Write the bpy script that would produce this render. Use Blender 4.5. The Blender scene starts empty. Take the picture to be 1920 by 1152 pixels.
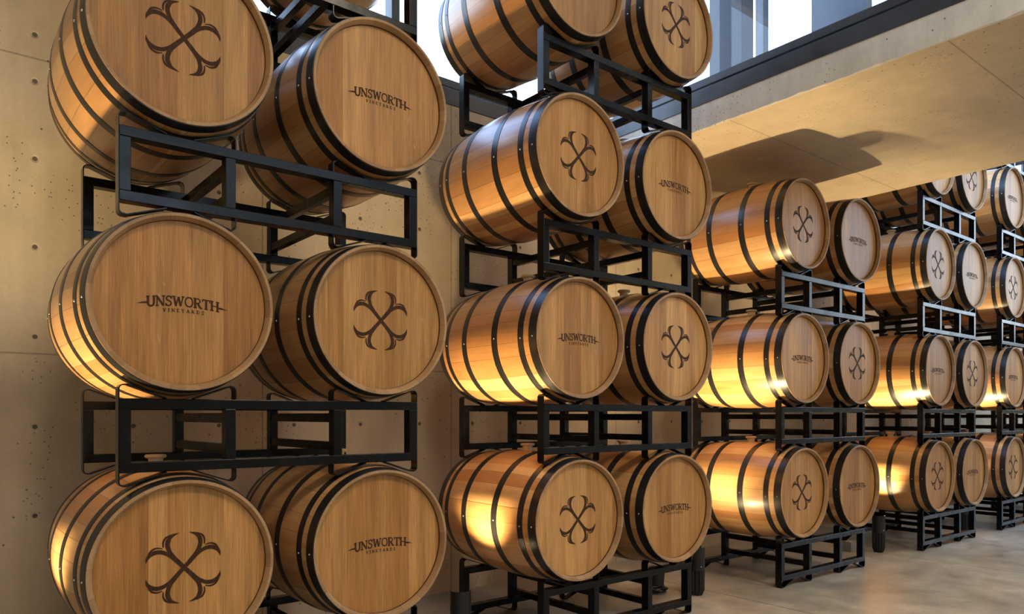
import bpy, bmesh, math, random
from mathutils import Vector, Matrix
random.seed(7)
C = bpy.context.scene.collection
sc = bpy.context.scene
P = 0.92                     # height of one storey of a stack, metres
FZ = 1.27                    # camera height in storeys
def V(x, y, z): return Vector((x * P, y * P, (z + FZ) * P))   # world point from storey units (z measured from eye level)

# ------------------------------------------------------------------ camera, sky, exposure
cam_data = bpy.data.cameras.new('camera'); cam = bpy.data.objects.new('camera', cam_data); C.objects.link(cam)
cam.location = V(0, 0, 0); cam.rotation_euler = (math.pi / 2, 0, -0.6748)
cam_data.sensor_width = 36; cam_data.lens = 1388.76 / 1920 * 36; cam_data.shift_y = (779.49 - 576) / 1920
cam_data.clip_start = 0.05; cam_data.clip_end = 300
sc.camera = cam
sc.view_settings.view_transform = 'Standard'; sc.view_settings.look = 'None'
sc.view_settings.gamma = 1; sc.view_settings.exposure = 0.0
sc.view_settings.use_curve_mapping = False
SKY = 7.0
w = bpy.data.worlds.new('sky'); sc.world = w; w.use_nodes = True
nt = w.node_tree; nt.nodes.clear()
wo = nt.nodes.new('ShaderNodeOutputWorld'); bg = nt.nodes.new('ShaderNodeBackground')
tc = nt.nodes.new('ShaderNodeTexCoord'); sp = nt.nodes.new('ShaderNodeSeparateXYZ'); rp = nt.nodes.new('ShaderNodeValToRGB')
nt.links.new(tc.outputs['Generated'], sp.inputs[0]); nt.links.new(sp.outputs['Z'], rp.inputs[0])
rp.color_ramp.elements[0].position = 0.0; rp.color_ramp.elements[0].color = (0.72, 0.80, 0.86, 1)
rp.color_ramp.elements[1].position = 0.75; rp.color_ramp.elements[1].color = (0.30, 0.52, 0.95, 1)
e = rp.color_ramp.elements.new(0.3); e.color = (0.66, 0.82, 1.0, 1)
nt.links.new(rp.outputs[0], bg.inputs[0]); bg.inputs[1].default_value = SKY
nt.links.new(bg.outputs[0], wo.inputs[0])

def area_portal(x0, y0, z0, x1, y1, z1, axis):
    """sky portal filling a window opening, facing into the room"""
    l = bpy.data.lights.new('sky_portal', 'AREA'); l.shape = 'RECTANGLE'; l.cycles.is_portal = True
    o = bpy.data.objects.new('sky_portal', l); C.objects.link(o)
    a, b = V(x0, y0, z0), V(x1, y1, z1); o.location = (a + b) / 2
    if axis == '-Y': l.size = abs(b.x - a.x); l.size_y = abs(b.z - a.z); o.rotation_euler = (-math.pi / 2, 0, 0)
    if axis == '+Y': l.size = abs(b.x - a.x); l.size_y = abs(b.z - a.z); o.rotation_euler = (math.pi / 2, 0, 0)
    if axis == '-X': l.size = abs(b.y - a.y); l.size_y = abs(b.z - a.z); o.rotation_euler = (math.pi / 2, 0, math.pi / 2)
    if axis == '+X': l.size = abs(b.y - a.y); l.size_y = abs(b.z - a.z); o.rotation_euler = (math.pi / 2, 0, -math.pi / 2)
    return o
# key dimensions of the hall (storey units)
YW = 4.44; YF = -7.0; XL = -3.5; XR = 19.0; XA = 4.395; XB = 6.95
ZS = 2.055; ZB = 2.235; ZG = 2.42; ZT = 4.35; ZC = 4.7; ZT2 = 6.8; ZC2 = 7.2; FLOOR = -FZ
area_portal(1.0, YW, ZG, XA, YW, ZT, '-Y')
area_portal(XB, YW, 2.75, XR, YW, ZT2, '-Y')
area_portal(XR, -5.0, 1.6, XR, 4.0, ZT2, '-X')
area_portal(XL + .5, YF, 3.2, XA, YF, ZT, '+Y')
area_portal(XA, -6.8, ZG, XA, YW, ZT, '-X')
# added fill lights, unseen, on the viewer's side, to brighten the barrel heads
def add_fill_light(x, y, power, size=1.0, z=None, col=(1, .83, .62), spread=2.6):
    l = bpy.data.lights.new('fill_light', 'AREA'); l.shape = 'DISK'; l.size = size; l.energy = power; l.color = col; l.spread = spread
    o = bpy.data.objects.new('fill_light', l); C.objects.link(o); o.location = V(x, y, z if z else ZC - .06)
    return o
for x, y, pw in ((0.2, -1.2, 102), (3.4, -1.6, 100)): add_fill_light(x, y, pw)
for x, y, pw in ((9.0, -1.2, 75), (13.0, -1.2, 60)): add_fill_light(x, y, pw, 1.0, ZC2 - .06)
add_fill_light(5.67, 0.2, 22, .5, ZS - .03)

# ------------------------------------------------------------------ node helpers
class NT:
    def __init__(s, name):
        s.m = bpy.data.materials.new(name); s.m.use_nodes = True; s.t = s.m.node_tree; s.t.nodes.clear()
        s.out = s.n('ShaderNodeOutputMaterial'); s.b = s.n('ShaderNodeBsdfPrincipled'); s.l(s.b.outputs[0], s.out.inputs[0])
    def n(s, k): return s.t.nodes.new(k)
    def l(s, a, b): s.t.links.new(a, b)
    def put(s, sock, v):
        if isinstance(v, (int, float)): sock.default_value = v
        elif isinstance(v, tuple): sock.default_value = v if len(v) != 3 or len(sock.default_value) == 3 else (*v, 1)
        else: s.l(v, sock)
    def math(s, op, a, b=0.0, c=0.0, clamp=False):
        n = s.n('ShaderNodeMath'); n.operation = op; n.use_clamp = clamp
        s.put(n.inputs[0], a); s.put(n.inputs[1], b); s.put(n.inputs[2], c); return n.outputs[0]
    def vec(s, x, y, z):
        n = s.n('ShaderNodeCombineXYZ'); s.put(n.inputs[0], x); s.put(n.inputs[1], y); s.put(n.inputs[2], z); return n.outputs[0]
    def coord(s, kind='Object'):
        t = s.n('ShaderNodeTexCoord'); p = s.n('ShaderNodeSeparateXYZ'); s.l(t.outputs[kind], p.inputs[0])
        return t.outputs[kind], p.outputs[0], p.outputs[1], p.outputs[2]
    def noise(s, v, scale=1, detail=3, rough=.55):
        n = s.n('ShaderNodeTexNoise'); s.put(n.inputs['Vector'], v); n.inputs['Scale'].default_value = scale
        n.inputs['Detail'].default_value = detail; n.inputs['Roughness'].default_value = rough; return n.outputs[0]
    def white(s, v, w=None):
        n = s.n('ShaderNodeTexWhiteNoise'); n.noise_dimensions = '2D'; s.put(n.inputs['Vector'], v); return n.outputs[0]
    def maprange(s, v, a, b, c, d):
        n = s.n('ShaderNodeMapRange'); s.put(n.inputs[0], v)
        for i, q in enumerate((a, b, c, d)): n.inputs[i + 1].default_value = q
        return n.outputs[0]
    def mix(s, f, a, b, kind='MIX'):
        n = s.n('ShaderNodeMix'); n.data_type = 'RGBA'; n.blend_type = kind; n.clamp_factor = True
        s.put(n.inputs[0], f); s.put(n.inputs[6], a); s.put(n.inputs[7], b); return n.outputs[2]
    def hsv(s, col, v=1.0, sat=1.0, h=.5):
        n = s.n('ShaderNodeHueSaturation'); s.put(n.inputs['Color'], col); s.put(n.inputs['Value'], v); s.put(n.inputs['Saturation'], sat); s.put(n.inputs['Hue'], h); return n.outputs[0]
    def bump(s, h, strength=.3, dist=.002):
        n = s.n('ShaderNodeBump'); s.put(n.inputs['Height'], h); n.inputs['Strength'].default_value = strength; n.inputs['Distance'].default_value = dist
        s.l(n.outputs[0], s.b.inputs['Normal'])
    def set(s, **k):
        for a, v in k.items():
            s.put(s.b.inputs[{'col': 'Base Color', 'rough': 'Roughness', 'metal': 'Metallic', 'spec': 'Specular IOR Level', 'coat': 'Coat Weight', 'coatr': 'Coat Roughness'}[a]], v)
        return s
def rnd(s):
    n = s.n('ShaderNodeObjectInfo'); return n.outputs['Random']

# stave wood: staves run along local Y, counted round the axis
def mat_staves():
    s = NT('oak_staves'); co, x, y, z = s.coord(); r = rnd(s)
    th = s.math('DIVIDE', s.math('ARCTAN2', x, z), 2 * math.pi)
    seed = s.math('MULTIPLY', r, 37.3)
    wob = s.math('MULTIPLY', s.math('SINE', s.math('ADD', s.math('MULTIPLY', th, 2 * math.pi * 5), seed)), .35)
    u = s.math('ADD', s.math('ADD', s.math('MULTIPLY', th, 29), wob), 40)
    idx = s.math('FLOOR', u); fr = s.math('FRACT', u)
    w1 = s.white(s.vec(idx, seed, 0)); w2 = s.white(s.vec(s.math('ADD', idx, 71.7), seed, 0))
    edge = s.math('MINIMUM', fr, s.math('SUBTRACT', 1, fr))
    seam = s.maprange(edge, 0.0, 0.03, 0.0, 1.0)
    g1 = s.noise(s.vec(s.math('MULTIPLY', th, 320), s.math('MULTIPLY', y, 5), s.math('ADD', w1, seed)), 1, 4, .65)
    g2 = s.noise(s.vec(s.math('MULTIPLY', th, 30), s.math('MULTIPLY', y, 3.5), s.math('ADD', w2, seed)), 1.3, 2, .5)
    saw = s.noise(s.vec(s.math('MULTIPLY', th, 26), s.math('MULTIPLY', y, 110), s.math('ADD', idx, seed)), 1, 3, .6)
    col = s.mix(w1, (.46, .225, .075), (.70, .430, .190))
    col = s.mix(s.math('MULTIPLY', s.math('POWER', w2, 2.0), .7), col, (.46, .185, .055))
    v = s.math('MULTIPLY', s.maprange(g1, .25, .75, .86, 1.10), s.maprange(g2, .25, .75, .88, 1.12))
    v = s.math('MULTIPLY', v, s.maprange(saw, .2, .8, .95, 1.05))
    v = s.math('MULTIPLY', v, s.maprange(r, 0, 1, .93, 1.07))
    v = s.math('MULTIPLY', v, s.maprange(seam, 0, 1, .55, 1.0))
    s.set(col=s.hsv(col, v), rough=s.maprange(g1, .2, .8, .30, .44), spec=.45, coat=.6, coatr=.26)
    s.bump(s.math('ADD', s.math('MULTIPLY', seam, .6), s.math('MULTIPLY', saw, .25)), .35, .0015)
    return s.m
def mat_chime():
    s = NT('oak_chime'); co, x, y, z = s.coord(); r = rnd(s)
    th = s.math('DIVIDE', s.math('ARCTAN2', x, z), 2 * math.pi); seed = s.math('MULTIPLY', r, 37.3)
    wob = s.math('MULTIPLY', s.math('SINE', s.math('ADD', s.math('MULTIPLY', th, 2 * math.pi * 5), seed)), .35)
    u = s.math('ADD', s.math('ADD', s.math('MULTIPLY', th, 29), wob), 40)
    idx = s.math('FLOOR', u); fr = s.math('FRACT', u); w1 = s.white(s.vec(idx, seed, 0))
    seam = s.maprange(s.math('MINIMUM', fr, s.math('SUBTRACT', 1, fr)), 0.0, .02, .6, 1.0)
    g = s.noise(co, 160, 3, .7)
    col = s.mix(w1, (.31, .175, .078), (.45, .270, .128))
    v = s.math('MULTIPLY', seam, s.maprange(g, .25, .75, .85, 1.1))
    s.set(col=s.hsv(col, v), rough=.55, spec=.3); return s.m
def mat_head():
    s = NT('oak_head'); co, x, y, z = s.coord(); r = rnd(s); seed = s.math('MULTIPLY', r, 53.1)
    u = s.math('ADD', s.math('DIVIDE', x, .083), s.math('ADD', 20, seed))
    u = s.math('ADD', u, s.math('MULTIPLY', s.math('SINE', s.math('MULTIPLY', u, 2.3)), .28))
    idx = s.math('FLOOR', u); fr = s.math('FRACT', u)
    w1 = s.white(s.vec(idx, seed, 0)); w2 = s.white(s.vec(s.math('ADD', idx, 31.7), seed, 0))
    seam = s.maprange(s.math('MINIMUM', fr, s.math('SUBTRACT', 1, fr)), 0.0, .012, 0.0, 1.0)
    g1 = s.noise(s.vec(s.math('MULTIPLY', x, 230), s.math('MULTIPLY', z, 6), s.math('ADD', w1, seed)), 1, 4, .7)
    g2 = s.noise(s.vec(s.math('MULTIPLY', x, 26), s.math('MULTIPLY', z, 1.8), s.math('ADD', w2, seed)), 1, 3, .5)
    ray = s.noise(s.vec(s.math('ADD', s.math('MULTIPLY', x, 95), s.math('MULTIPLY', z, 14)), s.math('MULTIPLY', z, 26), s.math('ADD', w1, seed)), 1, 2, .5)
    fleck = s.math('MULTIPLY', s.maprange(ray, .64, .72, 0, 1), s.math('GREATER_THAN', w2, .78))
    col = s.mix(w1, (.350, .152, .040), (.570, .300, .098))
    col = s.mix(s.math('MULTIPLY', w2, .35), col, (.51, .250, .080))
    v = s.math('MULTIPLY', s.maprange(g1, .28, .72, .66, 1.24), s.maprange(g2, .28, .72, .74, 1.20))
    v = s.math('MULTIPLY', v, s.maprange(r, 0, 1, .92, 1.08))
    v = s.math('MULTIPLY', v, s.maprange(seam, 0, 1, .72, 1.0))
    col = s.hsv(col, v)
    col = s.mix(s.math('MULTIPLY', fleck, .35), col, (.60, .38, .18))
    s.set(col=col, rough=s.maprange(g1, .2, .8, .36, .5), spec=.26)
    s.bump(g1, .18, .001); return s.m
def mat_brand():
    s = NT('burnt_brand'); co, x, y, z = s.coord()
    g = s.noise(s.vec(s.math('MULTIPLY', x, 300), 0, s.math('MULTIPLY', z, 25)), 1, 3, .7)
    s.set(col=s.mix(s.maprange(g, .35, .65, 0, 1), (.028, .012, .006), (.080, .036, .015)), rough=.7, spec=.15); return s.m
def mat_metal(name, col, rough, var=.15, spec=.5):
    s = NT(name); co, x, y, z = s.coord(); g = s.noise(co, 9, 4, .6)
    s.set(col=s.hsv(col, s.maprange(g, .3, .7, 1 - var, 1 + var)), rough=s.maprange(g, .3, .7, rough - .06, rough + .08), spec=spec)
    return s.m
def mat_hoop():
    s = NT('black_steel_hoop'); co, x, y, z = s.coord()
    g = s.noise(s.vec(s.math('MULTIPLY', x, 5), s.math('MULTIPLY', y, 60), s.math('MULTIPLY', z, 5)), 1, 4, .6)
    s.set(col=s.mix(g, (.008, .008, .009), (.018, .017, .017)), rough=s.maprange(g, .3, .7, .26, .40), spec=.5); return s.m
def mat_concrete(name, base, dark, holes=False, seams_x=(), seams_z=(), axis='XZ', rough=.62, stain=.5):
    s = NT(name); co, x, y, z = s.coord('Object')      # object origin sits at world origin
    a, b = {'XZ': (x, z), 'XY': (x, y), 'YZ': (y, z)}[axis]
    n1 = s.noise(co, 1.1, 5, .6); n2 = s.noise(co, 6.5, 4, .6); n3 = s.noise(co, 60, 3, .6)
    st = s.noise(s.vec(s.math('MULTIPLY', a, 16), s.math('MULTIPLY', b, 1.2), 0), 1, 4, .6)
    col = s.mix(s.maprange(n1, .3, .7, 0, 1), dark, base)
    v = s.math('MULTIPLY', s.maprange(n2, .25, .75, .90, 1.08), s.maprange(n3, .25, .75, .95, 1.05))
    v = s.math('MULTIPLY', v, s.maprange(st, .3, .7, 1 - .14 * stain, 1 + .08 * stain))
    ab = s.vec(a, b, 0); vo = s.n('ShaderNodeTexVoronoi'); vo.voronoi_dimensions = '2D'; vo.inputs['Scale'].default_value = 7.5; s.l(ab, vo.inputs['Vector'])
    pmask = s.math('GREATER_THAN', s.noise(co, 2.3, 2, .5), .53)
    pit = s.maprange(vo.outputs['Distance'], .022, .045, 1, 0)
    pit = s.math('MULTIPLY', pit, pmask)
    vo2 = s.n('ShaderNodeTexVoronoi'); vo2.voronoi_dimensions = '2D'; vo2.inputs['Scale'].default_value = 23; s.l(ab, vo2.inputs['Vector'])
    pit2 = s.math('MULTIPLY', s.maprange(vo2.outputs['Distance'], .05, .09, 1, 0), s.math('GREATER_THAN', s.noise(co, 2.9, 2, .5), .57))
    pit = s.math('MAXIMUM', pit, pit2)
    v = s.math('MULTIPLY', v, s.maprange(pit, 0, 1, 1, .30))
    line = None
    for coord, lst, wd in ((a, seams_x, .004), (b, seams_z, .004)):
        for q in lst:
            d = s.math('ABSOLUTE', s.math('SUBTRACT', s.math('ADD', coord, s.math('MULTIPLY', s.math('SUBTRACT', n3, .5), .004)), q))
            k = s.maprange(d, wd * .5, wd * 1.3, 1, 0); line = k if line is None else s.math('MAXIMUM', line, k)
    if line is not None: v = s.math('MULTIPLY', v, s.maprange(line, 0, 1, 1, .58))
    h = s.math('SUBTRACT', s.math('MULTIPLY', n3, .15), pit)
    if holes:
        st_ = .4536 * P
        dx = s.math('ABSOLUTE', s.math('SUBTRACT', s.math('FRACT', s.math('ADD', s.math('DIVIDE', s.math('SUBTRACT', a, .457 * P), st_), 100.5)), .5))
        dx = s.math('MULTIPLY', dx, st_); dz = None
        for q in (1.93, 1.694, 1.301, .854, .399, -.058, -.509):
            t = s.math('ABSOLUTE', s.math('SUBTRACT', b, (q + FZ) * P)); dz = t if dz is None else s.math('MINIMUM', dz, t)
        d = s.math('SQRT', s.math('ADD', s.math('MULTIPLY', dx, dx), s.math('MULTIPLY', dz, dz)))
        hole = s.maprange(d, .009, .013, 1, 0); ring = s.maprange(d, .012, .018, 1, 0)
        v = s.math('MULTIPLY', v, s.maprange(hole, 0, 1, 1, .22)); h = s.math('SUBTRACT', h, s.math('MULTIPLY', ring, 2.5))
    s.set(col=s.hsv(col, v), rough=rough, spec=.3); s.bump(h, .35, .004); return s.m
def mat_floor():
    s = NT('polished_concrete'); co, x, y, z = s.coord()
    n1 = s.noise(co, .9, 5, .6); n2 = s.noise(co, 5, 5, .65); n3 = s.noise(co, 70, 3, .6)
    col = s.mix(s.maprange(n1, .3, .7, 0, 1), (.250, .232, .190), (.510, .478, .400))
    v = s.math('MULTIPLY', s.maprange(n2, .3, .7, .74, 1.22), s.maprange(n3, .3, .7, .90, 1.10))
    line = None
    for q in (-.5, 1.97, 4.46, 6.93, 9.4, 11.9, 14.4):
        k = s.maprange(s.math('ABSOLUTE', s.math('SUBTRACT', x, q * P)), .003, .008, 1, 0); line = k if line is None else s.math('MAXIMUM', line, k)
    for q in (-1.2,):
        k = s.maprange(s.math('ABSOLUTE', s.math('SUBTRACT', y, q * P)), .003, .008, 1, 0); line = s.math('MAXIMUM', line, k)
    v = s.math('MULTIPLY', v, s.maprange(line, 0, 1, 1, .4))
    s.set(col=s.hsv(col, v), rough=s.maprange(n2, .25, .75, .26, .42), spec=.4)
    s.bump(s.math('SUBTRACT', n3, line), .12, .002); return s.m
def mat_glass():
    s = NT('window_glass'); s.t.nodes.remove(s.b)
    tr = s.n('ShaderNodeBsdfTransparent'); tr.inputs[0].default_value = (.93, .97, 1, 1)
    gl = s.n('ShaderNodeBsdfGlossy'); gl.inputs['Roughness'].default_value = .01
    fr = s.n('ShaderNodeFresnel'); ge = s.n('ShaderNodeNewGeometry'); s.l(s.maprange(ge.outputs['Backfacing'], 0, 1, 1.5, 1 / 1.5), fr.inputs[0]); mx = s.n('ShaderNodeMixShader')
    s.l(fr.outputs[0], mx.inputs[0]); s.l(tr.outputs[0], mx.inputs[1]); s.l(gl.outputs[0], mx.inputs[2]); s.l(mx.outputs[0], s.out.inputs[0]); return s.m
def mat_plain(name, col, rough=.5, spec=.4, metal=0.0):
    s = NT(name); co, x, y, z = s.coord(); g = s.noise(co, 30, 3, .6)
    s.set(col=s.hsv(col, s.maprange(g, .3, .7, .93, 1.07)), rough=rough, spec=spec, metal=metal); return s.m
M = dict(stave=mat_staves(), chime=mat_chime(), head=mat_head(), croze=mat_plain('dark_head_groove', (.085, .034, .014), .6, .2), brand=mat_brand(), hoop=mat_hoop(),  # croze: dark brown paints the shade in the groove between rim and head
         rack=mat_metal('black_rack_paint', (.0035, .0035, .0045), .24, .15, .24), rivet=mat_plain('steel_rivet', (.62, .62, .60), .3, .5, 1.0),
         bung=mat_plain('beige_bung', (.62, .44, .24), .5), frame=mat_metal('dark_window_frame', (.030, .036, .050), .35),
         glass=mat_glass(), lamp=mat_plain('matte_black_lamp', (.012, .012, .013), .45), dot=mat_plain('lamp_screw_steel', (.8, .8, .8), .2, .5, 1.0),
         cable=mat_plain('black_cable', (.012, .012, .012), .4), box=mat_concrete('grey_block', (.34, .33, .30), (.26, .25, .23)),
         floor=mat_floor(), clad=mat_plain('dark_cladding', (.018, .020, .028), .5), roof=mat_plain('pale_roof', (.75, .74, .72), .8),
         ceil=mat_plain('ceiling_board', (.42, .36, .29), .7))
M['wall'] = mat_concrete('board_formed_concrete', (.590, .500, .365), (.450, .370, .258), True,
    [q * P for q in (.27, 1.62, 2.991, 4.704, 6.932, 8.3, 9.7)], [(.313 + FZ) * P, (1.81 + FZ) * P])
M['soffit'] = mat_concrete('soffit_concrete', (.58, .485, .345), (.49, .405, .285), False, (), (.27 * P, 1.675 * P, 3.075 * P), 'XY', .6, .3)
M['fascia'] = mat_concrete('fascia_concrete', (.78, .75, .68), (.62, .60, .54), False, (), (), 'YZ', .7, .6)

# ------------------------------------------------------------------ mesh helpers
def obj(name, bm, mats, parent=None, smooth=False, loc=None):
    bmesh.ops.recalc_face_normals(bm, faces=bm.faces)
    me = bpy.data.meshes.new(name); bm.to_mesh(me); bm.free()
    for m in (mats if isinstance(mats, (list, tuple)) else [mats]): me.materials.append(m)
    if smooth:
        for p in me.polygons: p.use_smooth = True
        try: me.set_sharp_from_angle(angle=math.radians(35))
        except Exception: pass
    o = bpy.data.objects.new(name, me); C.objects.link(o)
    if parent: o.parent = parent
    if loc is not None: o.location = loc
    return o
def box(bm, a, b, bev=0.0):
    x0, x1 = sorted((a[0], b[0])); y0, y1 = sorted((a[1], b[1])); z0, z1 = sorted((a[2], b[2]))
    vs = [bm.verts.new(p) for p in ((x0, y0, z0), (x1, y0, z0), (x1, y1, z0), (x0, y1, z0), (x0, y0, z1), (x1, y0, z1), (x1, y1, z1), (x0, y1, z1))]
    fs = [bm.faces.new([vs[i] for i in f]) for f in ((0, 3, 2, 1), (4, 5, 6, 7), (0, 1, 5, 4), (1, 2, 6, 5), (2, 3, 7, 6), (3, 0, 4, 7))]
    if bev:
        es = list({e for f in fs for e in f.edges}); bmesh.ops.bevel(bm, geom=es, offset=bev, segments=2, affect='EDGES', profile=.5)
def ubox(bm, a, b, bev=0): box(bm, V(*a), V(*b), bev)
def lathe(bm, prof, n=64, axis='Y', closed=True, mat=None):
    """profile of (axial, radius) pairs turned about an axis"""
    rings = []
    for a, r in prof:
        ring = []
        for i in range(n):
            t = 2 * math.pi * i / n
            if axis == 'Y': p = (r * math.sin(t), a, r * math.cos(t))
            else: p = (r * math.cos(t), r * math.sin(t), a)
            ring.append(bm.verts.new(p))
        rings.append(ring)
    k = len(prof)
    for j in range(k if closed else k - 1):
        A, B = rings[j], rings[(j + 1) % k]
        for i in range(n):
            f = bm.faces.new((A[i], A[(i + 1) % n], B[(i + 1) % n], B[i]))
            if mat: f.material_index = mat[j]
    return rings
def tag(o, label=None, cat=None, group=None, kind=None):
    if label: o['label'] = label
    if cat: o['category'] = cat
    if group: o['group'] = group
    if kind: o['kind'] = kind
    return o
def empty(name, loc):
    o = bpy.data.objects.new(name, None); C.objects.link(o); o.location = loc; o.empty_display_size = .1; return o
def copy_tree(root, loc):
    def rec(o, par):
        c = o.copy(); C.objects.link(c)
        if par: c.parent = par
        for ch in kids.get(o.name, []): rec(ch, c)
        return c
    kids = {}
    stack = [root]
    while stack:
        q = stack.pop(); kids[q.name] = list(q.children); stack += list(q.children)
    r = rec(root, None); r.location = loc; return r

# ------------------------------------------------------------------ setting
def struct(name, bm, m, parent=None, **k):
    o = obj(name, bm, m, parent, **k)
    if not parent: o['kind'] = 'structure'
    return o
bm = bmesh.new(); ubox(bm, (XL - .3, YF - .3, FLOOR - .2), (XR + .3, YW + .3, FLOOR)); struct('floor', bm, M['floor'])
bm = bmesh.new()
ubox(bm, (XL, YW, FLOOR), (1.0, YW + .25, ZC))                       # solid pier at the left
ubox(bm, (1.0, YW, FLOOR), (XA, YW + .25, ZB)); ubox(bm, (XA, YW, FLOOR), (XB, YW + .25, ZS)); ubox(bm, (XB, YW, FLOOR), (XR, YW + .25, 2.6))
ubox(bm, (1.0, YW, ZT), (XA, YW + .25, ZC)); ubox(bm, (XB, YW, ZT2), (XR, YW + .25, ZC2))
struct('wall_back', bm, M['wall'])
bm = bmesh.new(); ubox(bm, (XL - .25, YF, FLOOR), (XL, YW, ZC)); struct('wall_left', bm, M['wall'])
bm = bmesh.new(); ubox(bm, (XL, YF - .25, FLOOR), (XR, YF, 1.9)); ubox(bm, (XL, YF - .25, 1.9), (XA, YF, 3.2)); ubox(bm, (XL, YF - .25, ZT), (XR, YF, ZC))
ubox(bm, (XL, YF - .25, 3.2), (XL + .5, YF, ZT)); ubox(bm, (XA, YF - .25, 1.9), (XB, YF, ZT)); ubox(bm, (XB, YF - .25, 1.9), (XR, YF, ZC2)); struct('wall_front', bm, M['wall'])
bm = bmesh.new(); ubox(bm, (XR, YF, FLOOR), (XR + .25, YW, 1.6)); ubox(bm, (XR, YF, ZT2), (XR + .25, YW, ZC2))
ubox(bm, (XR, YF, 1.6), (XR + .25, -5.0, ZT2)); ubox(bm, (XR, 4.0, 1.6), (XR + .25, YW, ZT2)); struct('wall_right', bm, M['wall'])
# low concrete slab between the two tall halls, its underside and its left edge in view
bm = bmesh.new(); n = 90; y0, y1 = YF * P, YW * P
rr = random.Random(3)
zs = (ZS + FZ) * P; zt = (ZB + FZ) * P; xa = XA * P; xb = XB * P
low = []
N = 260
for i in range(N + 1):
    y = y0 + (y1 - y0) * i / N
    k = rr.random(); ch = .003 + (.006 * k if k < .9 else .05 * (k - .75))
    low.append((y, ch))
rows = []
for y, ch in low:
    rows.append([bm.verts.new(p) for p in ((xa, y, zt), (xa, y, zs + ch), (xa + ch * .8, y, zs), (xb, y, zs), (xb, y, zt))])
for i in range(N):
    for j in range(5):
        f = bm.faces.new((rows[i][j], rows[i][(j + 1) % 5], rows[i + 1][(j + 1) % 5], rows[i + 1][j]))
        f.material_index = {0: 1, 1: 1, 2: 0, 3: 1, 4: 2}[j]
bm.faces.new(rows[0]); bm.faces.new(rows[-1][::-1])
struct('ceiling', bm, [M['soffit'], M['fascia'], M['roof']])
bm = bmesh.new(); ubox(bm, (XL - .3, YF - .3, ZC), (XA + .12, YW + .3, ZC + .15)); struct('ceiling.001', bm, M['ceil'])
bm = bmesh.new(); ubox(bm, (XB - .12, YF - .3, ZC2), (XR + .3, YW + .3, ZC2 + .15)); struct('ceiling.002', bm, M['ceil'])

def window(n, x0, y0, z0, x1, y1, z1, sill, posts, fd=.10, fw=.06):
    """framed glazing in a wall plane; posts = list of (start, end) along the run"""
    alongx = abs(x1 - x0) > abs(y1 - y0)
    root = empty('window_%d' % n, V((x0 + x1) / 2, (y0 + y1) / 2, z0)); root['kind'] = 'structure'
    off = root.location.copy()
    def add(name, boxes, m, b=.004):
        bm = bmesh.new()
        for a, c in boxes: box(bm, V(*a) - off, V(*c) - off, b)
        return obj(name, bm, m, root)
    def rect(s0, s1, za, zb, d0, d1):
        if alongx: return ((s0, y0 + d0, za), (s1, y0 + d1, zb))
        return ((x0 + d0, s0, za), (x0 + d1, s1, zb))
    s0, s1 = (x0, x1) if alongx else (y0, y1)
    g = sill * .62
    add('frame', [rect(s0, s1, z0, z0 + g, -.005, fd), rect(s0, s1, z0 + g + .012, z0 + sill, .0, fd - .01), rect(s0, s1, z1 - fw, z1, 0, fd),
                  rect(s0, s0 + fw, z0 + sill, z1 - fw, 0, fd), rect(s1 - fw, s1, z0 + sill, z1 - fw, 0, fd)], M['frame'])
    for a, b in posts: add('mullion', [rect(a, b, z0 + sill, z1 - fw, .0, fd)], M['frame'])
    bm = bmesh.new(); a, c = rect(s0 + fw, s1 - fw, z0 + sill, z1 - fw, .05, .05)
    A, B = V(*a) - off, V(*c) - off
    bm.faces.new([bm.verts.new(p) for p in ((A.x, A.y, A.z), (B.x, B.y, A.z), (B.x, B.y, B.z), (A.x, A.y, B.z))])
    obj('pane', bm, M['glass'], root)
    return root
window(1, 1.0, YW, ZB, XA, YW, ZT, .185, [(2.508, 2.57)])
window(2, XA, YF, ZB, XA, YW, ZT, .185, [(-4.2, -4.1), (-1.4, -1.3), (1.0, 1.08)])
window(3, XB - .1, YF, ZB, XB - .1, YW, ZC2, .185, [(-4.2, -4.1), (-1.4, -1.3), (3.3, 3.85)])
window(4, XB, YW, 2.6, XR, YW, ZT2, .15, [(11.0, 11.06), (15, 15.06)])
window(5, XR, -5.0, 1.6, XR, 4.0, ZT2, .15, [(-2, -1.94), (1, 1.06)])
window(6, XL + .5, YF, 3.2, XA, YF, ZT, .15, [(-1.5, -1.44), (1.5, 1.56)])
# outside: a dark clad column standing on the roof of the slab
bm = bmesh.new(); ubox(bm, (5.55, 3.75, ZB), (5.72, 4.1, 4.9), .01)
o = obj('roof_column', bm, M['clad'], None, loc=(0, 0, 0)); tag(o, 'dark blue-grey column seen outside through the window above the slab', 'column')

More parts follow.
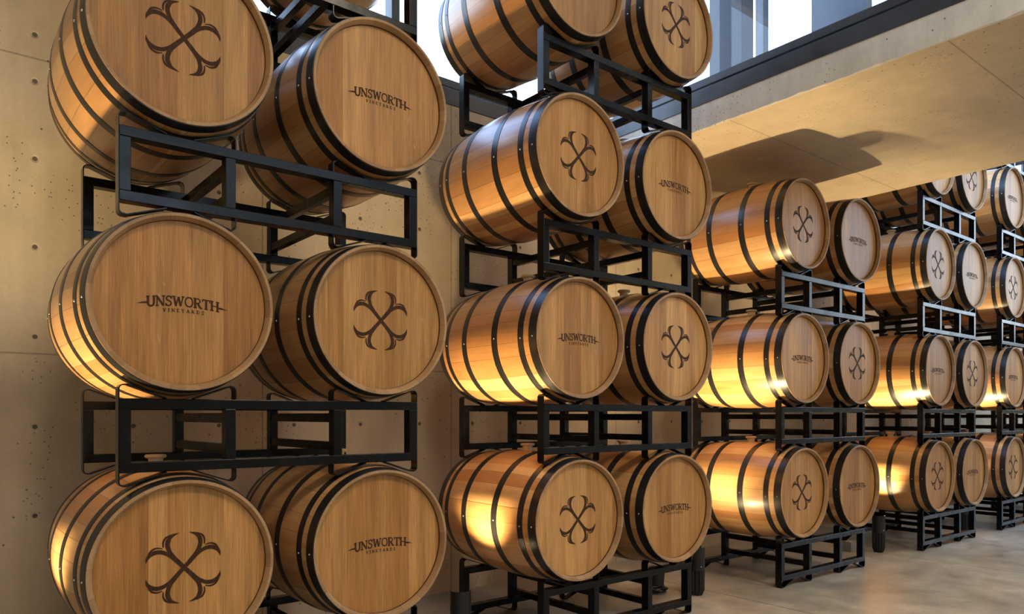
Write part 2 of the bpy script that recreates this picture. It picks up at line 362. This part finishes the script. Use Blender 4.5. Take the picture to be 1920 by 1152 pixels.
# ------------------------------------------------------------------ barrel
LB = .93 * P; RB = .368 * P; RR = .3312 * P; RH = .3065 * P
def rad(y):
    t = y / (LB / 2); return RB - (RB - RR) * t * t
def barrel_parts():
    root = empty('wine_barrel', (0, 0, 0)); up = (0, 0, RB)
    bm = bmesh.new(); prof = []; mats = []
    n = 28
    for i in range(n + 1):
        y = -LB / 2 + LB * i / n; prof.append((y, rad(y))); mats.append(0)
    mats[-1] = 1
    prof += [(LB / 2, RR - .010), (LB / 2 - .012, RH + .006), (LB / 2 - .022, RH + .002), (LB / 2 - .042, RH)]; mats += [1, 1, 2, 1]
    prof += [(-LB / 2 + .042, RH), (-LB / 2 + .022, RH + .002), (-LB / 2 + .012, RH + .006), (-LB / 2, RR - .010)]; mats += [2, 1, 1, 1]
    lathe(bm, prof, 96, 'Y', True, mats)
    st = obj('staves', bm, [M['stave'], M['chime'], M['croze']], root, True, up)
    for sgn in (-1, 1):
        bm = bmesh.new()
        yo = sgn * (LB / 2 - .030); yi = sgn * (LB / 2 - .052)
        r0 = RH + .002
        lathe(bm, [(yo, r0), (yi, r0), (yi, .001), (yo, .001)], 72, 'Y', True)
        obj('head', bm, M['head'], root, False, up)
    hw = [(.004, .056), (.096, .135), (.298, .345)]
    spans = [(-LB / 2 + a * P, -LB / 2 + b * P) for a, b in hw] + [(LB / 2 - b * P, LB / 2 - a * P) for a, b in hw]
    for a, b in spans:
        bm = bmesh.new(); t = .002
        lathe(bm, [(a, rad(a) - .002), (a, rad(a) + t), ((a + b) / 2, rad((a + b) / 2) + t + .0004), (b, rad(b) + t), (b, rad(b) - .002)], 96, 'Y', True)
        h = obj('hoop', bm, M['hoop'], root, True, up)
        bm = bmesh.new(); ym = (a + b) / 2; an = math.radians(random.uniform(-93, -89))
        r = rad(ym) + t
        c = Vector((r * math.sin(an), ym, r * math.cos(an)))
        bmesh.ops.create_uvsphere(bm, u_segments=10, v_segments=6, radius=.0042, matrix=Matrix.Translation(c))
        obj('rivet', bm, M['rivet'], h, True)
    bm = bmesh.new()
    lathe(bm, [(RB - .004, .025), (RB + .022, .027), (RB + .025, .036), (RB + .031, .040), (RB + .038, .036), (RB + .039, .001), (RB - .004, .001)], 28, 'Z', True)
    obj('bung', bm, M['bung'], root, True, up)
    return root
# ---- brand marks, laid on the head as burnt outlines
def stroke(bm, pts, ws, y, sx=1, sz=1, xf=None):
    pts = [(a * sx, b * sz) for a, b in pts]
    L, R = [], []
    for i, (a, b) in enumerate(pts):
        p = pts[max(i - 1, 0)]; q = pts[min(i + 1, len(pts) - 1)]
        dx, dz = q[0] - p[0], q[1] - p[1]; d = math.hypot(dx, dz) or 1; nx, nz = -dz / d, dx / d
        h = max(ws[i], .0001) / 2; l = (a + nx * h, b + nz * h); r = (a - nx * h, b - nz * h)
        if xf: l = xf(*l); r = xf(*r)
        L.append(bm.verts.new((l[0], y, l[1]))); R.append(bm.verts.new((r[0], y, r[1])))
    for i in range(len(pts) - 1): bm.faces.new((L[i], L[i + 1], R[i + 1], R[i]))
def smoothpts(pts, ws, n=6):
    P_, W = [], []
    for i in range(len(pts) - 1):
        p0 = pts[max(i - 1, 0)]; p1 = pts[i]; p2 = pts[i + 1]; p3 = pts[min(i + 2, len(pts) - 1)]
        for k in range(n):
            t = k / n
            f = lambda a, b, c, d: .5 * (2 * b + (c - a) * t + (2 * a - 5 * b + 4 * c - d) * t * t + (3 * b - a - 3 * c + d) * t ** 3)
            P_.append((f(p0[0], p1[0], p2[0], p3[0]), f(p0[1], p1[1], p2[1], p3[1]))); W.append(ws[i] + (ws[i + 1] - ws[i]) * t)
    P_.append(pts[-1]); W.append(ws[-1]); return P_, W
YMK = -LB / 2 + .030 - .0006
def emblem_mesh(blank=False):
    bm = bmesh.new(); kx = .000306 * P; kz = .000319 * P
    S = [([(0, 0), (92, 100), (160, 186), (190, 268), (184, 330), (144, 384), (56, 414)], [48, 46, 46, 50, 52, 38, 2]),
         ([(240, 258), (240, 318), (212, 368), (150, 404)], [14, 22, 24, 4]),
         ([(0, 0), (84, 80), (165, 156), (248, 202), (322, 210), (386, 186), (422, 142), (434, 92)], [48, 44, 42, 46, 50, 48, 32, 2]),
         ([(250, 246), (314, 258), (374, 236), (418, 186)], [10, 20, 24, 4])]
    for sx in (1, -1):
        for sz in (1, -1):
            for pts, ws in S:
                p, w_ = smoothpts(pts, [q * .00033 * P for q in ws]); stroke(bm, p, w_, YMK, sx * kx, sz * kz)
    return bm
T = .22; H = .13      # stem and hairline widths, cap height = 1
GL = {
 'U': (.92, [([(.18, 1), (.18, .34), (.24, .14), (.40, .03), (.56, .03), (.70, .12), (.76, .32), (.76, 1)], T), ([(0, .96), (.36, .96)], H), ([(.60, .96), (.92, .96)], H)]),
 'N': (.98, [([(.17, 0), (.17, 1)], .12), ([(.14, .97), (.80, .03)], .21), ([(.81, 1), (.81, 0)], .12), ([(0, .96), (.26, .96)], H), ([(0, .04), (.34, .04)], H), ([(.64, .96), (.98, .96)], H)]),
 'S': (.74, [([(.64, .72), (.60, .86), (.44, .96), (.26, .93), (.13, .80), (.17, .64), (.36, .53), (.54, .44), (.62, .27), (.54, .10), (.36, .03), (.18, .07), (.09, .26)], .16), ([(.66, 1), (.66, .70)], .07), ([(.07, .30), (.07, 0)], .07)]),
 'W': (1.26, [([(.16, 1), (.38, .02)], T), ([(.38, .02), (.62, .92)], .13), ([(.62, .95), (.86, .02)], T), ([(.86, .02), (1.10, 1)], .13), ([(0, .96), (.34, .96)], H), ([(.94, .96), (1.26, .96)], H)]),
 'O': (.94, [([(.47, .95), (.25, .90), (.12, .70), (.10, .50), (.12, .30), (.25, .10), (.47, .05), (.69, .10), (.82, .30), (.84, .50), (.82, .70), (.69, .90), (.47, .95)], .16)]),
 'R': (.94, [([(.20, 0), (.20, 1)], T), ([(.20, .94), (.52, .94), (.68, .84), (.70, .68), (.62, .54), (.44, .49), (.20, .49)], .13), ([(.44, .49), (.74, .06)], T), ([(0, .96), (.3, .96)], H), ([(0, .04), (.38, .04)], H), ([(.66, .04), (.94, .04)], H)]),
 'T': (.86, [([(.43, 0), (.43, 1)], T), ([(.03, .94), (.83, .94)], .13), ([(.05, .98), (.05, .70)], H), ([(.81, .98), (.81, .70)], H), ([(.24, .04), (.62, .04)], H)]),
 'H': (1.0, [([(.20, 0), (.20, 1)], T), ([(.80, 0), (.80, 1)], T), ([(.2, .5), (.8, .5)], .12), ([(0, .96), (.38, .96)], H), ([(0, .04), (.38, .04)], H), ([(.62, .96), (1, .96)], H), ([(.62, .04), (1, .04)], H)]),
 'V': (.92, [([(.16, 1), (.46, .02)], T), ([(.46, .02), (.76, 1)], .12), ([(0, .96), (.34, .96)], H), ([(.6, .96), (.92, .96)], H)]),
 'I': (.42, [([(.21, 0), (.21, 1)], T), ([(.02, .96), (.40, .96)], H), ([(.02, .04), (.40, .04)], H)]),
 'E': (.80, [([(.20, 0), (.20, 1)], T), ([(0, .95), (.72, .95)], .11), ([(0, .05), (.74, .05)], .11), ([(.2, .52), (.56, .52)], H), ([(.71, 1), (.71, .72)], .08), ([(.74, .28), (.74, 0)], .08)]),
 'Y': (.90, [([(.14, 1), (.45, .48)], T), ([(.76, 1), (.45, .48)], .12), ([(.45, .5), (.45, 0)], T), ([(0, .96), (.32, .96)], H), ([(.6, .96), (.9, .96)], H), ([(.26, .04), (.64, .04)], H)]),
 'A': (.94, [([(.14, 0), (.46, .98)], .12), ([(.46, .98), (.80, 0)], T), ([(.26, .34), (.68, .34)], H), ([(0, .04), (.30, .04)], H), ([(.62, .04), (.94, .04)], H)]),
 'D': (.92, [([(.20, 0), (.20, 1)], T), ([(.2, .94), (.50, .94), (.72, .80), (.79, .50), (.72, .20), (.50, .06), (.2, .06)], .14), ([(0, .96), (.3, .96)], H), ([(0, .04), (.3, .04)], H)]),
}
def text_mesh():
    bm = bmesh.new()
    def line(txt, width, h, zc, gap, sag, wt=1.0):
        tot = sum(GL[c][0] for c in txt) + gap * (len(txt) - 1); k = width / tot; x = -width / 2
        xf = lambda a, b: (a, zc + b - sag * (a / (.13 * P)) ** 2)
        for c in txt:
            wd, ss = GL[c]
            for pts, t in ss:
                pp = [(x + a * k, (b - .5) * h) for a, b in pts]
                stroke(bm, pp, [t * (k + h) / 2 * wt] * len(pp), YMK, xf=xf)
            x += (wd + gap) * k
    line('UNSWORTH', .262 * P, .0385 * P, .005 * P, -.03, .010 * P)
    line('VINEYARDS', .148 * P, .0135 * P, -.0300 * P, .45, .0085 * P, 1.15)
    for s in (1, -1):
        pts = [(s * .124 * P, -.0085 * P), (s * .142 * P, -.0105 * P), (s * .163 * P, -.0150 * P)]
        stroke(bm, pts, [.0075 * P, .0065 * P, .0003 * P], YMK)
    return bm

base = barrel_parts()
head_front = [c for c in base.children if c.name.startswith('head')][0]
proto = {}
proto['text'] = base
b2 = copy_tree(base, (0, 0, 0)); proto['emblem'] = b2
hf = {k: [c for c in r.children if c.name.startswith('head') and c.data == head_front.data][0] for k, r in proto.items()}
t_ = obj('brand_lettering', text_mesh(), M['brand'], hf['text']); t_['label'] = 'dark burnt lettering reading UNSWORTH VINEYARDS'
e_ = obj('brand_emblem', emblem_mesh(), M['brand'], hf['emblem']); e_['label'] = 'dark burnt four-loop clover emblem'

# ------------------------------------------------------------------ rack
def rack_proto():
    root = empty('barrel_rack', (0, 0, 0)); m = M['rack']
    TW = .040 * P; TD = .054 * P; xs = (-.61 * P, -.23 * P, .23 * P, .61 * P); z0 = .264 * P    # rail heights above rack base
    zu0, zu1 = .289 * P, .327 * P; zl0, zl1 = .052 * P, .090 * P
    yf = -.40 * P; yb = .40 * P - TD
    for y in (yf, yb):
        for za, zb in ((zl0, zl1), (zu0, zu1)):
            bm = bmesh.new(); box(bm, (xs[0] - TW / 2, y, za), (xs[3] + TW / 2, y + TD, zb), .002); obj('rail', bm, m, root)
        for x in xs:
            bm = bmesh.new(); box(bm, (x - TW / 2, y + .001, zl1), (x + TW / 2, y + TD - .001, zu0), .002); obj('post', bm, m, root)
        for s in (-1, 1):                                     # bent flat-bar cradles above and below
            cx = s * .42 * P; cc = s * .417 * P
            for up in (1, -1):
                zr = zu1 if up == 1 else zl0; ztop = .382 * P - .003 if up == 1 else .003
                for q in (-1, 1):
                    xo = cx + q * (.2105 * P)
                    r = .016
                    zmid = (zu0 + zu1) / 2 if up == 1 else (zl0 + zl1) / 2
                    outer = (s * q == 1)
                    zst = .19 * P if outer else zmid
                    pts = [(xo, zst), (xo, ztop - up * r)]
                    for k in range(1, 5):
                        a = math.pi / 2 * k / 4; pts.append((xo - q * (r - r * math.cos(a)), ztop - up * (r - r * math.sin(a))))
                    pts.append((cc + q * .185 * P, ztop)); pts.append((cc + q * .050 * P, zr + up * .002))
                    bm = bmesh.new(); th = .002; w0, w1 = y + .002, y + TD - .002; L, R = [], []
                    for i, (a, b) in enumerate(pts):
                        p = pts[max(i - 1, 0)]; n_ = pts[min(i + 1, len(pts) - 1)]; dx, dz = n_[0] - p[0], n_[1] - p[1]; d = math.hypot(dx, dz); nx, nz = -dz / d * th, dx / d * th
                        L.append([bm.verts.new((a + nx, w, b + nz)) for w in (w0, w1)]); R.append([bm.verts.new((a - nx, w, b - nz)) for w in (w0, w1)])
                    for i in range(len(pts) - 1):
                        bm.faces.new((L[i][0], L[i + 1][0], L[i + 1][1], L[i][1])); bm.faces.new((R[i][0], R[i][1], R[i + 1][1], R[i + 1][0]))
                        bm.faces.new((L[i][0], R[i][0], R[i + 1][0], L[i + 1][0])); bm.faces.new((L[i][1], L[i + 1][1], R[i + 1][1], R[i][1]))
                    for i in (0, -1): bm.faces.new((L[i][0], L[i][1], R[i][1], R[i][0]))
                    obj('cradle', bm, m, root)
    for x in (xs[1], xs[2]):
        for za, zb in ((.110 * P, .148 * P), (.234 * P, .274 * P)):
            bm = bmesh.new(); box(bm, (x - TW / 2 + .003, yf + TD, za), (x + TW / 2 - .003, yb, zb), .002); obj('cross_bar', bm, m, root)
    return root
rack0 = rack_proto()

# ------------------------------------------------------------------ stacks
stacks = [  # x of the left barrel, barrel rows, rack levels, name used in labels
 (.781, 4, (-1, 0, 1, 2), 'the nearest stack'),
 (2.834, 4, (-1, 0, 1, 2), 'the second stack'),
 (5.144, 3, (-1, 0, 1), 'the stack under the slab'),
 (7.526, 4, (-1, 0, 1, 2), 'the fourth stack'),
 (9.528, 4, (-1, 0, 1, 2, 3), 'the fifth stack'),
 (11.60, 4, (-1, 0, 1, 2), 'the farthest stack')]
rowname = {1: 'bottom row', 2: 'second row', 3: 'third row', 4: 'top row'}
levname = {-1: 'on the floor under', 0: 'above the bottom barrels of', 1: 'above the second row of barrels of', 2: 'above the third row of barrels of', 3: 'over the fourth row of barrels of'}
used = {'text': False, 'emblem': False}; rused = False
YC = 2.927 + .93 / 2
rj = random.Random(11)
for sx, nrow, levs, sn in stacks:
    for r in range(nrow):
        for c in range(2):
            kind = 'emblem' if (r + c) % 2 == 0 else 'text'
            loc = V(sx + c * .8342, YC + rj.uniform(-.006, .006), .4257 + (r - 1)) - Vector((0, 0, RB))
            if used[kind]: o = copy_tree(proto[kind], loc)
            else: o = proto[kind]; o.location = loc; used[kind] = True
            look = 'burnt clover emblem' if kind == 'emblem' else 'winery lettering'
            tag(o, 'oak barrel with %s, %s in %s, %s' % (look, ('left', 'right')[c], rowname[r + 1], sn), 'wine barrel', 'oak wine barrels racked in stacks along the concrete wall')
    for lv in levs:
        loc = Vector(((sx + .417) * P, 3.40 * P, (lv - .264 + FZ + (.0 if lv > -1 else -.006)) * P))
        if rused: o = copy_tree(rack0, loc)
        else: o = rack0; o.location = loc; rused = True
        tag(o, 'black steel two-barrel rack %s %s' % (levname[lv], sn), 'barrel rack', 'black barrel racks between the rows of barrels')

# ------------------------------------------------------------------ floor uplights
def uplight_proto():
    root = empty('floor_uplight', (0, 0, 0)); h = .34 * P; r = .056 * P
    bm = bmesh.new()                                                # finned lower body
    n = 48; prof = []
    rings = []
    for z, k in ((.0, .70), (.012, .78), (.035, .97), (.16, 1.0), (.165, 1.0)):
        ring = []
        for i in range(n):
            t = 2 * math.pi * i / n; rr_ = r * k * (1 if i % 4 < 2 else .86)
            ring.append(bm.verts.new((rr_ * math.cos(t), rr_ * math.sin(t), z)))
        rings.append(ring)
    for a, b in zip(rings, rings[1:]):
        for i in range(n): bm.faces.new((a[i], a[(i + 1) % n], b[(i + 1) % n], b[i]))
    bm.faces.new(rings[0][::-1]); bm.faces.new(rings[-1])
    obj('heat_sink', bm, M['lamp'], root)
    bm = bmesh.new(); ro, ri = [], []; n = 48                        # hood with a slanted, rounded mouth
    def top(t): return h - .080 * max(0, math.cos(t - .85)) ** 1.1
    for lst, rad_ in ((ro, r), (ri, r - .003)):
        lo = [bm.verts.new((rad_ * math.cos(2 * math.pi * i / n), rad_ * math.sin(2 * math.pi * i / n), .165)) for i in range(n)]
        hi = [bm.verts.new((rad_ * math.cos(2 * math.pi * i / n), rad_ * math.sin(2 * math.pi * i / n), top(2 * math.pi * i / n))) for i in range(n)]
        lst += [lo, hi]
    for i in range(n):
        j = (i + 1) % n
        bm.faces.new((ro[0][i], ro[0][j], ro[1][j], ro[1][i])); bm.faces.new((ri[0][i], ri[1][i], ri[1][j], ri[0][j]))
        bm.faces.new((ro[1][i], ro[1][j], ri[1][j], ri[1][i])); bm.faces.new((ro[0][i], ri[0][i], ri[0][j], ro[0][j]))
    obj('hood', bm, M['lamp'], root, True)
    bm = bmesh.new(); lathe(bm, [(.167, r - .004), (.172, r - .004), (.172, .001), (.167, .001)], 32, 'Z'); obj('lens', bm, M['dot'], root)
    bm = bmesh.new(); bmesh.ops.create_uvsphere(bm, u_segments=10, v_segments=6, radius=.0045, matrix=Matrix.Translation((-.35 * r, -.94 * r, .19))); obj('screw', bm, M['dot'], root, True)
    return root
up0 = None
lamps = [(.14, 3.25, 'black hooded floor uplight left of the nearest stack', 1.0), (2.25, 3.25, 'black hooded floor uplight between the first and second stacks', 1.0),
         (4.30, 3.28, 'black finned floor uplight behind the right end of the second stack', 1.0), (6.97, 3.25, 'black finned floor uplight between the middle and fourth stacks', 1.0),
         (8.98, 3.25, 'black finned floor uplight between the fourth and fifth stacks', .8), (11.05, 3.25, 'black finned floor uplight beside the farthest stack', .6)]
for x, y, lb, k in lamps:
    if up0 is None: up0 = o = uplight_proto(); o.location = V(x, y, FLOOR)
    else: o = copy_tree(up0, V(x, y, FLOOR))
    tag(o, lb, 'uplight', 'floor uplights between the stacks')
    l = bpy.data.lights.new('uplight_beam', 'SPOT'); l.energy = 340 * k * (1.1 if x == 4.30 else 1); l.color = (1, .72, .37); l.spot_size = math.radians(112 if x == 4.30 else 86); l.spot_blend = 1.0; l.shadow_soft_size = .022
    s = bpy.data.objects.new('uplight_beam', l); C.objects.link(s); s.location = V(x, y, FLOOR) + Vector((0, 0, .205))
    d = Vector((.15, -.02, 1.0)) if x == 4.30 else Vector((-.02, .07, 1.0)); s.rotation_euler = d.to_track_quat('-Z', 'Y').to_euler()
# second, squat projector with its coiled cable, and the grey blocks
root = empty('floor_projector', V(4.12, 3.50, FLOOR))
bm = bmesh.new(); lathe(bm, [(.045, .030), (.05, .052), (.13, .058), (.17, .045), (.17, .001), (.045, .001)], 28, 'Z'); obj('lamp_body', bm, M['lamp'], root, True)
def tube(bm, pts, r, n=8):
    rings = []
    for i, p in enumerate(pts):
        a = Vector(pts[max(i - 1, 0)]); b = Vector(pts[min(i + 1, len(pts) - 1)]); t = (b - a).normalized()
        u = t.cross(Vector((0, 0, 1))); u = u.normalized() if u.length > 1e-4 else Vector((1, 0, 0)); v = t.cross(u)
        rings.append([bm.verts.new(Vector(p) + r * (math.cos(2 * math.pi * k / n) * u + math.sin(2 * math.pi * k / n) * v)) for k in range(n)])
    for a, b in zip(rings, rings[1:]):
        for k in range(n): bm.faces.new((a[k], a[(k + 1) % n], b[(k + 1) % n], b[k]))
    bm.faces.new(rings[0][::-1]); bm.faces.new(rings[-1])
bm = bmesh.new(); pts = []
for i in range(120):
    t = i / 120 * 2 * math.pi * 4; q = .065 + .012 * math.sin(i * .9); pts.append((q * math.cos(t), q * math.sin(t), .008 + .034 * i / 120 + .003 * math.sin(3 * t)))
tube(bm, pts, .0045); obj('cable', bm, M['cable'], root, True)
l = bpy.data.lights.new('projector_beam', 'SPOT'); l.energy = 40; l.color = (1, .74, .40); l.spot_size = math.radians(110); l.spot_blend = .8; l.shadow_soft_size = .03
so = bpy.data.objects.new('projector_beam', l); C.objects.link(so); so.location = root.location + Vector((0, 0, .19)); so.rotation_euler = Vector((.45, -.25, 1)).to_track_quat('-Z', 'Y').to_euler()
tag(root, 'small black floor lamp with coiled cable, behind the right barrels of the second stack', 'lamp')
def block(x, y, lb):
    r = empty('junction_box', V(x, y, FLOOR)); bm = bmesh.new(); box(bm, (-.05, -.035, 0), (.05, .035, .085), .004); obj('box_body', bm, M['box'], r)
    bm = bmesh.new(); box(bm, (-.030, -.039, .018), (.030, -.035, .066), .002); obj('cover_plate', bm, M['box'], r)
    tag(r, lb, 'junction box', 'grey boxes on the floor by the uplights')
block(4.47, 3.42, 'grey box on the floor just right of the second stack')
block(6.81, 3.44, 'grey box on the floor seen through the right end of the middle stack')
